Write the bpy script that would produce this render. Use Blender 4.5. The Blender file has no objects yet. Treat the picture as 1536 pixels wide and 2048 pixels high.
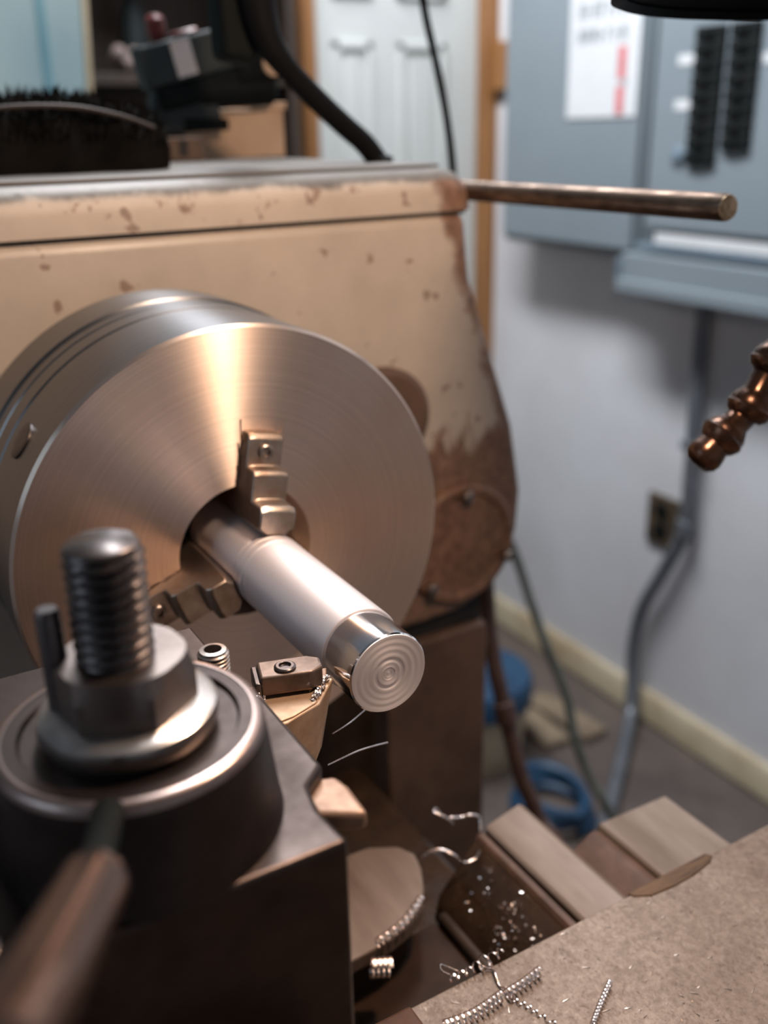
import bpy, bmesh, math, random
from math import sin, cos, pi, radians as rad
from mathutils import Vector, Matrix

sc = bpy.context.scene
COL = sc.collection
# ------------------------------------------------------------------ camera
cd = bpy.data.cameras.new('camera'); cam = bpy.data.objects.new('camera', cd); COL.objects.link(cam)
sc.camera = cam
right = Vector((0.504258, 0.863330, -0.019601)); down = Vector((0.307468, -0.200706, -0.930151)); fwd = Vector((-0.806961, 0.463010, -0.366654))
m = Matrix((right, -down, -fwd)).transposed().to_4x4()
m.translation = Vector((0.37424, -0.14420, 0.17312))
cam.matrix_world = m
cd.sensor_fit = 'VERTICAL'; cd.sensor_height = 36; cd.sensor_width = 27
cd.lens = 1947.0 * 36 / 2048
cd.clip_start = 0.01; cd.clip_end = 30
cd.dof.use_dof = True; cd.dof.focus_distance = 0.320; cd.dof.aperture_fstop = 6.9
# ------------------------------------------------------------------ world, lights, exposure
w = bpy.data.worlds.new('world'); sc.world = w; w.use_nodes = True
w.node_tree.nodes['Background'].inputs[0].default_value = (0.55, 0.68, 0.85, 1)
w.node_tree.nodes['Background'].inputs[1].default_value = 0.05
def light(name, kind, loc, energy, color, size=0.1, size_y=None, aim=None, spot=None):
    l = bpy.data.lights.new(name, kind); l.energy = energy; l.color = color
    if kind == 'AREA':
        l.size = size
        if size_y: l.shape = 'RECTANGLE'; l.size_y = size_y
    else: l.shadow_soft_size = size
    if spot: l.spot_size = rad(spot[0]); l.spot_blend = spot[1]
    o = bpy.data.objects.new(name, l); COL.objects.link(o); o.location = loc
    if aim: o.rotation_euler = (Vector(aim) - Vector(loc)).to_track_quat('-Z', 'Y').to_euler()
    return o
light('work_lamp_light', 'SPOT', (0.188, 0.088, 0.305), 6.2, (1.0, 0.71, 0.51), 0.018, aim=(0.0, 0.05, 0.0), spot=(165, 0.35))
light('ceiling_tube_light', 'AREA', (-0.85, 0.45, 1.38), 56.0, (0.93, 0.96, 1.0), 1.3, 0.25, aim=(-0.75, 1.2, -0.3))
light('window_light', 'AREA', (0.10, -1.75, 0.75), 4.5, (0.60, 0.80, 1.0), 0.9, 0.9, aim=(0.1, 0, 0))
sc.view_settings.view_transform = 'Standard'; sc.view_settings.look = 'None'
sc.view_settings.gamma = 1; sc.view_settings.use_curve_mapping = False
sc.view_settings.exposure = 0.0

# ------------------------------------------------------------------ materials
def nodes(name):
    mt = bpy.data.materials.new(name); mt.use_nodes = True
    return mt, mt.node_tree, mt.node_tree.nodes['Principled BSDF']
def rgb(c): return (c[0], c[1], c[2], 1)
def setc(nt, node, sock, val):
    if hasattr(val, 'is_output') or isinstance(val, bpy.types.NodeSocket): nt.links.new(val, node.inputs[sock])
    else: node.inputs[sock].default_value = val
def mth(nt, op, a, b=0.0, c=0.0, clamp=False):
    n = nt.nodes.new('ShaderNodeMath'); n.operation = op; n.use_clamp = clamp
    for i, v in enumerate((a, b, c)): setc(nt, n, i, v)
    return n.outputs[0]
def coords(nt, scale=(1, 1, 1), kind='Object'):
    t = nt.nodes.new('ShaderNodeTexCoord'); mp = nt.nodes.new('ShaderNodeMapping')
    nt.links.new(t.outputs[kind], mp.inputs[0]); mp.inputs['Scale'].default_value = scale
    return mp.outputs[0]
def noise(nt, vec, scale, detail=4, rough=0.6):
    n = nt.nodes.new('ShaderNodeTexNoise'); nt.links.new(vec, n.inputs['Vector'])
    n.inputs['Scale'].default_value = scale; n.inputs['Detail'].default_value = detail; n.inputs['Roughness'].default_value = rough
    return n.outputs['Fac']
def mixc(nt, fac, a, b):
    n = nt.nodes.new('ShaderNodeMix'); n.data_type = 'RGBA'
    setc(nt, n, 0, fac); setc(nt, n, 6, a if isinstance(a, bpy.types.NodeSocket) else rgb(a)); setc(nt, n, 7, b if isinstance(b, bpy.types.NodeSocket) else rgb(b))
    return n.outputs[2]
def step(nt, v, lo, hi):
    n = nt.nodes.new('ShaderNodeMapRange'); n.clamp = True
    setc(nt, n, 0, v); n.inputs[1].default_value = lo; n.inputs[2].default_value = hi
    return n.outputs[0]
def bump(nt, b, height, strength=0.3, dist=0.0005):
    n = nt.nodes.new('ShaderNodeBump'); n.inputs['Strength'].default_value = strength; n.inputs['Distance'].default_value = dist
    nt.links.new(height, n.inputs['Height']); nt.links.new(n.outputs[0], b.inputs['Normal'])
def M(name, c1, c2=None, scale=40, rough=0.5, metal=0.0, rough2=None, b=0.15, stretch=(1, 1, 1), lo=0.35, hi=0.65, coat=0.0, spec=None, bd=0.0004):
    mt, nt, p = nodes(name)
    v = coords(nt, stretch); n = noise(nt, v, scale)
    f = step(nt, n, lo, hi)
    if c2 is None: c2 = tuple(x * 0.75 for x in c1)
    nt.links.new(mixc(nt, f, c1, c2), p.inputs['Base Color'])
    p.inputs['Metallic'].default_value = metal
    if rough2 is None: p.inputs['Roughness'].default_value = rough
    else: nt.links.new(mth(nt, 'MULTIPLY_ADD', f, rough2 - rough, rough), p.inputs['Roughness'])
    if coat: p.inputs['Coat Weight'].default_value = coat; p.inputs['Coat Roughness'].default_value = 0.15
    if spec is not None: p.inputs['Specular IOR Level'].default_value = spec
    if b: bump(nt, p, noise(nt, v, scale * 3, 3), b, bd)
    return mt
def mottled(name):
    mt, nt, p = nodes(name)
    v = coords(nt); big = step(nt, noise(nt, v, 22, 5, 0.65), 0.35, 0.68); fine = step(nt, noise(nt, v, 420, 5, 0.7), 0.36, 0.66)
    mid = step(nt, noise(nt, v, 110, 6, 0.75), 0.52, 0.70)
    c = mixc(nt, big, (0.265, 0.20, 0.155), (0.175, 0.122, 0.088))
    c = mixc(nt, mth(nt, 'MULTIPLY', fine, 0.7), c, (0.11, 0.075, 0.054))
    c = mixc(nt, mth(nt, 'MULTIPLY', mid, 0.5), c, (0.10, 0.065, 0.045))
    nt.links.new(c, p.inputs['Base Color']); p.inputs['Metallic'].default_value = 0.2
    nt.links.new(mth(nt, 'MULTIPLY_ADD', fine, 0.15, 0.42), p.inputs['Roughness'])
    pits = step(nt, noise(nt, v, 900, 2, 0.5), 0.62, 0.68)
    bump(nt, p, mth(nt, 'SUBTRACT', fine, pits), 0.6, 0.0003)
    return mt
def turned(name, col, rough, aniso, rings=900, rot=0.25, contrast=0.25, axis=(1, 0, 0), col2=None):
    """metal turned on a lathe: concentric grooves around the object's own X axis"""
    mt, nt, p = nodes(name)
    t = nt.nodes.new('ShaderNodeTexCoord')
    cr = nt.nodes.new('ShaderNodeVectorMath'); cr.operation = 'CROSS_PRODUCT'
    nt.links.new(t.outputs['Object'], cr.inputs[0]); cr.inputs[1].default_value = axis
    nm = nt.nodes.new('ShaderNodeVectorMath'); nm.operation = 'NORMALIZE'; nt.links.new(cr.outputs[0], nm.inputs[0])
    ln = nt.nodes.new('ShaderNodeVectorMath'); ln.operation = 'LENGTH'; nt.links.new(cr.outputs[0], ln.inputs[0])
    sx = nt.nodes.new('ShaderNodeSeparateXYZ'); nt.links.new(t.outputs['Object'], sx.inputs[0])
    s = mth(nt, 'MULTIPLY_ADD', sx.outputs[0], 1.7, ln.outputs['Value'])
    n1 = nt.nodes.new('ShaderNodeTexNoise'); n1.noise_dimensions = '1D'; n1.inputs['Scale'].default_value = rings; n1.inputs['Detail'].default_value = 5
    nt.links.new(s, n1.inputs['W'])
    f = step(nt, n1.outputs['Fac'], 0.3, 0.7)
    n2 = step(nt, noise(nt, t.outputs['Object'], 30), 0.4, 0.7)
    ca = tuple(c * (1 - contrast) for c in col)
    base = mixc(nt, f, col, ca)
    if col2: base = mixc(nt, mth(nt, 'MULTIPLY', n2, 0.5), base, col2)
    nt.links.new(base, p.inputs['Base Color'])
    p.inputs['Metallic'].default_value = 1; p.inputs['Roughness'].default_value = rough
    p.inputs['Anisotropic'].default_value = aniso; p.inputs['Anisotropic Rotation'].default_value = rot
    nt.links.new(nm.outputs[0], p.inputs['Tangent'])
    return mt

MT = {}
MT['chuck'] = turned('chuck_steel', (0.88, 0.71, 0.60), 0.42, 0.92, 700, 0.25, 0.13, col2=(0.74, 0.56, 0.44))
MT['chuck_shaded'] = turned('chuck_steel_shaded', (0.24, 0.245, 0.255), 0.28, 0.6, 500, 0.25, 0.35)  # dim reflections on the chuck's side put into a darker steel colour
MT['aluminium'] = turned('turned_aluminium', (0.70, 0.655, 0.66), 0.66, 0.3, 1500, 0.25, 0.08)
MT['polished'] = turned('polished_aluminium', (0.92, 0.92, 0.94), 0.13, 0.6, 900, 0.25, 0.05)
MT['endface'] = turned('faced_aluminium', (0.86, 0.79, 0.77), 0.7, 0.3, 600, 0.25, 0.10)
MT['jaw'] = M('jaw_steel', (0.50, 0.42, 0.36), (0.28, 0.20, 0.15), 60, 0.32, 1.0, 0.45)
MT['dark_steel'] = M('blackened_steel', (0.12, 0.10, 0.095), (0.06, 0.05, 0.048), 60, 0.28, 0.9, 0.4, b=0.08)
MT['lever'] = M('brown_lever_steel', (0.36, 0.24, 0.19), (0.28, 0.18, 0.14), 40, 0.22, 1.0, 0.26, b=0.03)
MT['nut_steel'] = M('nut_steel', (0.27, 0.22, 0.195), (0.17, 0.135, 0.12), 60, 0.30, 1.0, 0.4, b=0.08)
MT['rim_highlight'] = M('rim_highlight_steel', (0.40, 0.31, 0.275), (0.27, 0.20, 0.18), 60, 0.26, 1.0, 0.36, b=0.05)  # lighter steel colour that carries the highlight of the boss rim
MT['post_steel'] = M('tool_post_steel', (0.052, 0.038, 0.033), (0.030, 0.021, 0.018), 50, 0.36, 0.9, 0.45, b=0.08)
MT['bright_steel'] = M('worn_bright_steel', (0.55, 0.52, 0.50), (0.30, 0.27, 0.25), 80, 0.28, 1.0, 0.42)
MT['clamp'] = M('clamp_steel', (0.17, 0.12, 0.095), (0.11, 0.075, 0.058), 120, 0.4, 0.7, 0.5)
MT['screw_steel'] = M('screw_steel', (0.42, 0.36, 0.32), (0.18, 0.14, 0.12), 300, 0.3, 1.0, 0.45)
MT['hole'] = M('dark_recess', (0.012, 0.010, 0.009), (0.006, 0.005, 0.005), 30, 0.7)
MT['tool'] = M('tool_shank_steel', (0.46, 0.31, 0.205), (0.35, 0.225, 0.14), 120, 0.42, 0.6, 0.55)
MT['brass'] = M('brass', (0.27, 0.165, 0.11), (0.19, 0.115, 0.075), 120, 0.45, 0.5, 0.5)
MT['bronze'] = M('oiled_bronze', (0.11, 0.055, 0.032), (0.05, 0.026, 0.018), 150, 0.16, 0.85, 0.3, b=0.05)
MT['rod'] = M('rod_steel', (0.21, 0.14, 0.10), (0.09, 0.056, 0.038), 220, 0.35, 0.85, 0.5, stretch=(0.3, 1, 1), b=0.3)
MT['rod_end'] = M('rod_end_steel', (0.75, 0.55, 0.36), (0.35, 0.2, 0.1), 300, 0.4, 0.9)
MT['saddle'] = mottled('saddle_iron')
MT['way'] = M('bed_way_iron', (0.10, 0.050, 0.031), (0.055, 0.028, 0.018), 60, 0.55, 0.0, 0.6, b=0.3, spec=0.25)
MT['way_bright'] = M('ground_way_iron', (0.22, 0.165, 0.13), (0.13, 0.085, 0.060), 50, 0.45, 0.25, 0.5, stretch=(0.2, 1, 1))
MT['way_oily'] = M('oily_way_iron', (0.075, 0.042, 0.024), (0.035, 0.018, 0.01), 40, 0.16, 0.3, 0.34, b=0.7, coat=0.8, bd=0.0012)
MT['way_web'] = M('oily_brown_iron', (0.040, 0.020, 0.011), (0.018, 0.010, 0.006), 50, 0.5, 0.0, 0.6, b=0.5, spec=0.15)
MT['bed_dark'] = M('oily_cast_iron', (0.05, 0.030, 0.020), (0.024, 0.014, 0.009), 30, 0.55, 0.0, 0.7, b=0.4, spec=0.2)
MT['pedestal'] = M('brown_painted_casting', (0.13, 0.075, 0.048), (0.07, 0.038, 0.024), 20, 0.55, 0.0, 0.7, b=0.3)
MT['felt'] = M('oiled_felt', (0.12, 0.066, 0.032), (0.05, 0.026, 0.012), 140, 0.8, 0, stretch=(3, 0.35, 1), b=0.6)
MT['chip'] = M('bright_swarf', (0.80, 0.71, 0.67), (0.6, 0.5, 0.46), 400, 0.2, 1.0, 0.3)
MT['black_plastic'] = M('black_plastic', (0.005, 0.007, 0.007), (0.004, 0.005, 0.005), 30, 0.65, spec=0.1)
MT['grey_plastic'] = M('dark_grey_plastic', (0.032, 0.040, 0.041), (0.022, 0.028, 0.030), 20, 0.6, spec=0.2)
MT['black_rubber'] = M('black_rubber', (0.005, 0.005, 0.006), (0.004, 0.004, 0.004), 60, 0.65, spec=0.08)
MT['fleece'] = M('black_fleece', (0.004, 0.004, 0.004), (0.008, 0.007, 0.006), 60, 0.95, spec=0.05, b=0.5)
MT['red'] = M('red_plastic', (0.16, 0.018, 0.012), None, 20, 0.4)
MT['card'] = M('tan_cardboard', (0.62, 0.43, 0.29), (0.52, 0.35, 0.23), 30, 0.8)
MT['rag'] = M('dusty_rag', (0.20, 0.15, 0.135), (0.13, 0.095, 0.085), 40, 0.9)
MT['label'] = M('paper_label', (0.75, 0.66, 0.62), (0.70, 0.58, 0.54), 40, 0.7)
MT['wall'] = M('painted_wall', (0.66, 0.665, 0.69), (0.57, 0.56, 0.58), 2.2, 0.42, 0, b=0.05, bd=0.004)
MT['wall_back'] = M('painted_back_wall', (0.60, 0.62, 0.66), (0.53, 0.54, 0.57), 2.0, 0.6, 0, b=0.05)
MT['ceiling'] = M('ceiling_paint', (0.6, 0.6, 0.6), None, 2, 0.8)
MT['floor'] = M('stained_concrete', (0.125, 0.095, 0.08), (0.060, 0.045, 0.04), 3.5, 0.5, 0, 0.7, b=0.3, bd=0.002)
MT['base_cream'] = M('stained_cream_skirting', (0.52, 0.44, 0.31), (0.34, 0.24, 0.13), 6, 0.5, 0, b=0.1, lo=0.45, hi=0.75)
MT['old_board'] = M('weathered_board', (0.24, 0.18, 0.12), (0.13, 0.09, 0.06), 12, 0.7)
MT['brown_wood'] = M('brown_varnished_wood', (0.30, 0.135, 0.045), (0.19, 0.080, 0.024), 5, 0.45, 0, stretch=(6, 6, 0.6))
MT['dark_wood'] = M('dark_brown_wood', (0.035, 0.020, 0.012), (0.018, 0.011, 0.007), 6, 0.6, 0, stretch=(4, 4, 0.6))
MT['door_paint'] = M('white_door_paint', (0.54, 0.565, 0.555), (0.49, 0.505, 0.49), 3, 0.5)
MT['pale_blue'] = M('pale_blue_paint', (0.36, 0.50, 0.53), (0.33, 0.45, 0.47), 3, 0.5, stretch=(3, 3, 0.4))
MT['cyan'] = M('cyan_paint', (0.22, 0.43, 0.50), None, 5, 0.5)
MT['panel'] = M('grey_enamel', (0.20, 0.235, 0.26), (0.18, 0.215, 0.24), 3, 0.4)
MT['panel_dark'] = M('dark_grey_enamel', (0.15, 0.20, 0.24), (0.12, 0.16, 0.2), 3, 0.4)
MT['breaker'] = M('black_breaker', (0.006, 0.008, 0.008), (0.010, 0.011, 0.011), 40, 0.5, spec=0.15)
MT['white'] = M('white_paper', (0.60, 0.615, 0.63), (0.56, 0.57, 0.585), 10, 0.7)
MT['grey_print'] = M('grey_print', (0.30, 0.33, 0.35), None, 30, 0.7)
MT['red_print'] = M('red_print', (0.62, 0.16, 0.17), None, 30, 0.7)
MT['conduit'] = M('galvanised_conduit', (0.20, 0.21, 0.235), (0.14, 0.15, 0.17), 12, 0.32, 0.5, 0.45)
MT['outlet'] = M('dirty_outlet', (0.028, 0.022, 0.014), (0.09, 0.06, 0.035), 30, 0.5)
MT['blue'] = M('blue_plastic', (0.010, 0.055, 0.12), (0.008, 0.035, 0.08), 12, 0.5)
MT['hose'] = M('dusty_hose', (0.115, 0.12, 0.10), (0.07, 0.07, 0.06), 30, 0.5)
MT['brown_pipe'] = M('rust_brown_pipe', (0.085, 0.04, 0.026), (0.05, 0.022, 0.014), 30, 0.5)

# worn cream enamel of the headstock: bare oily brown along its right edge and low corner, small chips elsewhere
def headstock_paint(name, edge=True, cream=(0.47, 0.40, 0.335), bare=False):
    mt, nt, p = nodes(name)
    g = nt.nodes.new('ShaderNodeNewGeometry'); sp = nt.nodes.new('ShaderNodeSeparateXYZ'); nt.links.new(g.outputs['Position'], sp.inputs[0])
    Y, Z = sp.outputs[1], sp.outputs[2]
    mp = nt.nodes.new('ShaderNodeMapping'); nt.links.new(g.outputs['Position'], mp.inputs[0]); mp.inputs['Scale'].default_value = (1, 2.6, 0.7)
    nd = noise(nt, mp.outputs[0], 34, 5, 0.65)
    nb = noise(nt, g.outputs['Position'], 26, 5, 0.7)
    nf = noise(nt, g.outputs['Position'], 150, 4, 0.6)
    e = mth(nt, 'ADD', Y, mth(nt, 'MULTIPLY_ADD', Z, 0.372, -0.2385))
    e = mth(nt, 'ADD', e, mth(nt, 'MULTIPLY_ADD', nb, 0.045, -0.0225))
    m1 = step(nt, e, -0.003, 0.005)
    d = mth(nt, 'ADD', mth(nt, 'MULTIPLY', Z, -1.0), mth(nt, 'MULTIPLY_ADD', nd, 0.11, -0.068))
    d = mth(nt, 'MINIMUM', d, mth(nt, 'SUBTRACT', Y, 0.12))
    m2 = step(nt, d, 0.000, 0.012)
    spots = step(nt, noise(nt, g.outputs['Position'], 75, 3, 0.5), 0.665, 0.69)
    big = step(nt, mth(nt, 'MULTIPLY_ADD', mth(nt, 'ABSOLUTE', mth(nt, 'SUBTRACT', Z, 0.141)), -8.0, noise(nt, g.outputs['Position'], 42, 5, 0.7)), 0.55, 0.60)
    mask = mth(nt, 'MAXIMUM', m1, m2) if edge else 0.0
    mask = mth(nt, 'MAXIMUM', mask, mth(nt, 'MULTIPLY', spots, 0.7))
    mask = mth(nt, 'MAXIMUM', mask, mth(nt, 'MULTIPLY', big, 0.8))
    c = mixc(nt, step(nt, nb, 0.35, 0.7), cream, tuple(x * 0.86 for x in cream))
    br = mixc(nt, step(nt, nf, 0.35, 0.65), (0.23, 0.118, 0.068), (0.115, 0.056, 0.034))
    col_ = mixc(nt, mth(nt, 'MULTIPLY', mask, 0.93), c, br)
    if bare:   # paint rubbed off the rolled upper edge
        bz = step(nt, mth(nt, 'MULTIPLY_ADD', nb, 0.012, mth(nt, 'ADD', Z, -0.006)), 0.1415, 0.1445)
        col_ = mixc(nt, bz, col_, mixc(nt, nf, (0.15, 0.13, 0.11), (0.085, 0.072, 0.06)))
        nt.links.new(mth(nt, 'MULTIPLY', bz, 0.15), p.inputs['Metallic'])
    nt.links.new(col_, p.inputs['Base Color'])
    nt.links.new(mth(nt, 'MULTIPLY_ADD', mask, 0.12, 0.40 if not bare else 0.52), p.inputs['Roughness'])
    bump(nt, p, mth(nt, 'MULTIPLY_ADD', mask, -0.6, nf), 0.25, 0.0006)
    return mt
MT['cream'] = headstock_paint('worn_cream_enamel')
MT['cream_cover'] = headstock_paint('worn_cover_edge_enamel', bare=True)
MT['cream_top'] = M('grey_top_enamel', (0.13, 0.112, 0.097), (0.085, 0.072, 0.06), 14, 0.5, 0.1, 0.6, stretch=(1, 0.3, 1))

# ------------------------------------------------------------------ mesh helpers (all coordinates in millimetres, world)
WL = {}
class G:
    def __init__(s): s.v = []; s.f = []
    def add(s, v, f):
        n = len(s.v); s.v += [Vector(x) for x in v]; s.f += [tuple(i + n for i in q) for q in f]; return s
    def box(s, x0, x1, y0, y1, z0, z1, mat=None):
        v = [Vector((x, y, z)) for z in (z0, z1) for y in (y0, y1) for x in (x0, x1)]
        if mat: v = [mat @ p for p in v]
        return s.add(v, [(0, 2, 3, 1), (4, 5, 7, 6), (0, 1, 5, 4), (2, 6, 7, 3), (0, 4, 6, 2), (1, 3, 7, 5)])
    def prism(s, poly, axis, a, b, mat=None):
        def mk(p, t): return {'X': (t, p[0], p[1]), 'Y': (p[0], t, p[1]), 'Z': (p[0], p[1], t)}[axis]
        n = len(poly); v = [Vector(mk(p, a)) for p in poly] + [Vector(mk(p, b)) for p in poly]
        if mat: v = [mat @ p for p in v]
        return s.add(v, [tuple(range(n))[::-1], tuple(range(n, 2 * n))] + [(i, (i + 1) % n, n + (i + 1) % n, n + i) for i in range(n)])
    def rev(s, prof, c=(0, 0, 0), d=(0, 0, 1), seg=48, cap=True, a0=0.0):
        """prof: list of (t along axis, radius)"""
        d = Vector(d).normalized(); u = d.orthogonal().normalized(); w = d.cross(u); c = Vector(c)
        v = []; f = []
        for t, r in prof:
            for k in range(seg):
                a = a0 + 2 * pi * k / seg; v.append(c + d * t + (u * cos(a) + w * sin(a)) * r)
        for i in range(len(prof) - 1):
            for k in range(seg):
                j = (k + 1) % seg; f.append((i * seg + k, i * seg + j, (i + 1) * seg + j, (i + 1) * seg + k))
        if cap: f.append(tuple(range(seg))[::-1]); f.append(tuple((len(prof) - 1) * seg + k for k in range(seg)))
        return s.add(v, f)
    def tube(s, pts, r, seg=10, cap=True):
        pts = [Vector(p) for p in pts]; n = len(pts); rs = r if isinstance(r, (list, tuple)) else [r] * n
        v = []; f = []; u = None
        for i, p in enumerate(pts):
            t = (pts[min(i + 1, n - 1)] - pts[max(i - 1, 0)]).normalized()
            u = t.orthogonal().normalized() if u is None else (u - t * u.dot(t)).normalized()
            w = t.cross(u)
            for k in range(seg):
                a = 2 * pi * k / seg; v.append(p + (u * cos(a) + w * sin(a)) * rs[i])
        for i in range(n - 1):
            for k in range(seg):
                j = (k + 1) % seg; f.append((i * seg + k, i * seg + j, (i + 1) * seg + j, (i + 1) * seg + k))
        if cap: f.append(tuple(range(seg))[::-1]); f.append(tuple((n - 1) * seg + k for k in range(seg)))
        return s.add(v, f)
    def ribbon(s, pts, wv, th):
        """thin curled strip following pts, flat across wv"""
        pts = [Vector(p) for p in pts]; n = len(pts); v = []; f = []
        for i, p in enumerate(pts):
            t = (pts[min(i + 1, n - 1)] - pts[max(i - 1, 0)]).normalized(); wd = Vector(wv[i] if isinstance(wv, list) else wv)
            nn = t.cross(wd).normalized() * th / 2
            v += [p - wd / 2 - nn, p + wd / 2 - nn, p + wd / 2 + nn, p - wd / 2 + nn]
        for i in range(n - 1):
            for k in range(4): f.append((i * 4 + k, i * 4 + (k + 1) % 4, i * 4 + 4 + (k + 1) % 4, i * 4 + 4 + k))
        f += [(3, 2, 1, 0), (n * 4 - 4, n * 4 - 3, n * 4 - 2, n * 4 - 1)]
        return s.add(v, f)
def mk(name, g, mat, parent=None, bevel=0, seg=2, smooth=True, origin=None, label=None, angle=35):
    me = bpy.data.meshes.new(name)
    if parent is not None: o0 = WL[parent.name]
    if origin is None:
        if parent is not None: origin = o0
        else:
            xs = [[p[i] for p in g.v] for i in range(3)]
            origin = Vector(((min(xs[0]) + max(xs[0])) / 2, (min(xs[1]) + max(xs[1])) / 2, min(xs[2])))
    origin = Vector(origin)
    me.from_pydata([(p - origin) * 0.001 for p in g.v], [], g.f); me.update()
    bm = bmesh.new(); bm.from_mesh(me); bmesh.ops.recalc_face_normals(bm, faces=bm.faces); bm.to_mesh(me); bm.free()
    if smooth:
        me.polygons.foreach_set('use_smooth', [True] * len(me.polygons)); me.set_sharp_from_angle(angle=rad(angle))
    me.materials.append(MT[mat] if isinstance(mat, str) else mat)
    o = bpy.data.objects.new(name, me); COL.objects.link(o)
    if parent is not None: o.parent = parent; o.location = (origin - o0) * 0.001
    else: o.location = origin * 0.001
    if bevel:
        b = o.modifiers.new('bevel', 'BEVEL'); b.width = bevel * 0.001; b.segments = seg; b.limit_method = 'ANGLE'; b.angle_limit = rad(30)
        b.harden_normals = False
    WL[o.name] = origin
    if label: o['label'] = label
    return o
def tag(o, label, cat, group=None):
    o['label'] = label; o['category'] = cat
    if group: o['group'] = group
    return o
def thing(name, base, label, cat, group=None):
    o = bpy.data.objects.new(name, None); COL.objects.link(o); o.location = Vector(base) * 0.001; WL[o.name] = Vector(base)
    o.empty_display_size = 0.02
    return tag(o, label, cat, group)
def struct(o): o['kind'] = 'structure'; return o
def smoothpath(pts, n=8):
    P = [Vector(p) for p in pts]; out = []
    for i in range(len(P) - 1):
        p0, p1, p2, p3 = P[max(i - 1, 0)], P[i], P[i + 1], P[min(i + 2, len(P) - 1)]
        for k in range(n):
            t = k / n; out.append(0.5 * ((2 * p1) + (p2 - p0) * t + (2 * p0 - 5 * p1 + 4 * p2 - p3) * t * t + (3 * p1 - p0 - 3 * p2 + p3) * t ** 3))
    out.append(P[-1]); return out
random.seed(4)

# ================================================================== the room
FZ = -1085
struct(mk('floor', G().box(-1700, 2200, -2000, 1400, FZ - 60, FZ), 'floor'))
struct(mk('wall_right', G().box(-1700, 2200, 1300, 1400, FZ, 1500), 'wall'))
struct(mk('wall_back', G().box(-1700, -1600, -2000, 790, FZ, 1500).box(-1700, -1600, 1310, 1400, FZ, 1500), 'wall_back'))
struct(mk('wall_front', G().box(2200, 2300, -2000, 1400, FZ, 1500), 'wall_back'))
struct(mk('wall_left', G().box(-1700, 2200, -2100, -2000, FZ, 1500), 'wall_back'))
struct(mk('ceiling', G().box(-1700, 2300, -2100, 1400, 1500, 1560), 'ceiling'))
bb = struct(mk('baseboard_right', G().prism([(1300, FZ + 5), (1300, FZ + 78), (1288, FZ + 78), (1282, FZ + 66), (1282, FZ + 5)], 'X', -1600, 2200), 'base_cream', bevel=3))
# door in the back wall with its brown frame
dr = thing('door_1', (-1610, 1050, FZ), '', 'door'); del dr['label']; del dr['category']; struct(dr)
g = G()
D0, D1 = 838, 1268
def doorleaf():
    x0, x1 = -1650, -1614
    g = G(); g.box(x0, x1, D0, D1, FZ + 8, 930)
    return g
mk('door_leaf', doorleaf(), 'door_paint', dr, bevel=2)
for ya, yb in ((893, 990), (1052, 1175)):
    for za, zb, in ((-880, -240), (-140, 345), (430, 840)):
        # raised frame moulding and sunk field of a door panel
        g = G(); x = -1614; t = 16
        for a, b, c, d in ((ya, yb, zb - t, zb), (ya, yb, za, za + t), (ya, ya + t, za, zb), (yb - t, yb, za, zb)):
            g.box(x, x + 9, a, b, c, d)
        g.box(x, x + 4, ya + 32, yb - 32, za + 32, zb - 32)
        mk('panel', g, 'door_paint', dr, bevel=3)
g = G(); 
fr = mk('door_frame', g.box(-1625, -1578, 814, 842, FZ, 960).box(-1625, -1578, 1264, 1300, FZ, 960).box(-1625, -1578, 842, 1264, 932, 960), 'brown_wood', dr, bevel=4)
for z in (300, -600):
    g = G().box(-1578, -1512, 1278, 1299.5, z - 52, z + 46)
    g.rev([(-60, 7), (60, 7)], (-1570, 1286, z), (0, 0, 1), 12)
    mk('hinge', g, 'brown_wood', dr, bevel=1.5)
hw = G().rev([(0, 24), (8, 24), (14, 12), (45, 12), (52, 26), (78, 22), (84, 8)], (-1614, 865, -60), (1, 0, 0), 20)
mk('door_knob', hw, 'bright_steel', dr)

# ------------------------------------------------------------------ electrical panels on the right wall
def wallbox(name, x0, x1, z0, z1, yf, mat, label, cat):
    t = thing(name, ((x0 + x1) / 2, 1300, z0), label, cat)
    g = G().box(x0, x1, yf + 8, 1299, z0, z1); mk('case', g, mat, t, bevel=4)
    return t
p1 = wallbox('electrical_panel', -1425, -1012, -62, 560, 1205, 'panel', 'plain blue grey electrical cabinet with a white notice on its door', 'electrical panel')
mk('cabinet_door', G().box(-1418, -1020, 1200, 1212, -50, 548), 'panel', p1, bevel=3)
# paper notice: sheet with faded grey heading lines and red block of print
nt_ = thing('paper_notice', (-1120, 1199, 184), 'white paper notice with faded grey heading and red vertical print taped to a grey cabinet', 'notice')
mk('sheet', G().box(-1217, -1028, 1197.6, 1198.6, 184, 420), 'white', nt_)
g = G()
for za, zb in ((352, 380), (312, 336)):
    x = -1192
    while x < -1062:   # blocky strokes of the faded heading letters
        k = random.randint(0, 2)
        g.box(x, x + 4.5, 1196.8, 1197.5, za, zb)
        if k != 1: g.box(x + 4.5, x + 13, 1196.8, 1197.5, zb - 4.5, zb)
        if k != 2: g.box(x + 4.5, x + 13, 1196.8, 1197.5, (za + zb) / 2 - 2, (za + zb) / 2 + 2.5)
        if k == 0: g.box(x + 10, x + 14, 1196.8, 1197.5, za, zb)
        x += 19
mk('heading_print', g, 'grey_print', nt_)
mk('red_print', G().box(-1080, -1060, 1196.8, 1197.5, 248, 302).box(-1081, -1061, 1196.8, 1197.5, 188, 236), 'red_print', nt_)
mk('signature_print', G().box(-1072, -1056, 1196.8, 1197.5, 238, 246), 'grey_print', nt_)
p2 = wallbox('breaker_panel', -1000, -560, -45, 560, 1208, 'panel', 'open grey breaker panel with two columns of black breakers', 'electrical panel')
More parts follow.
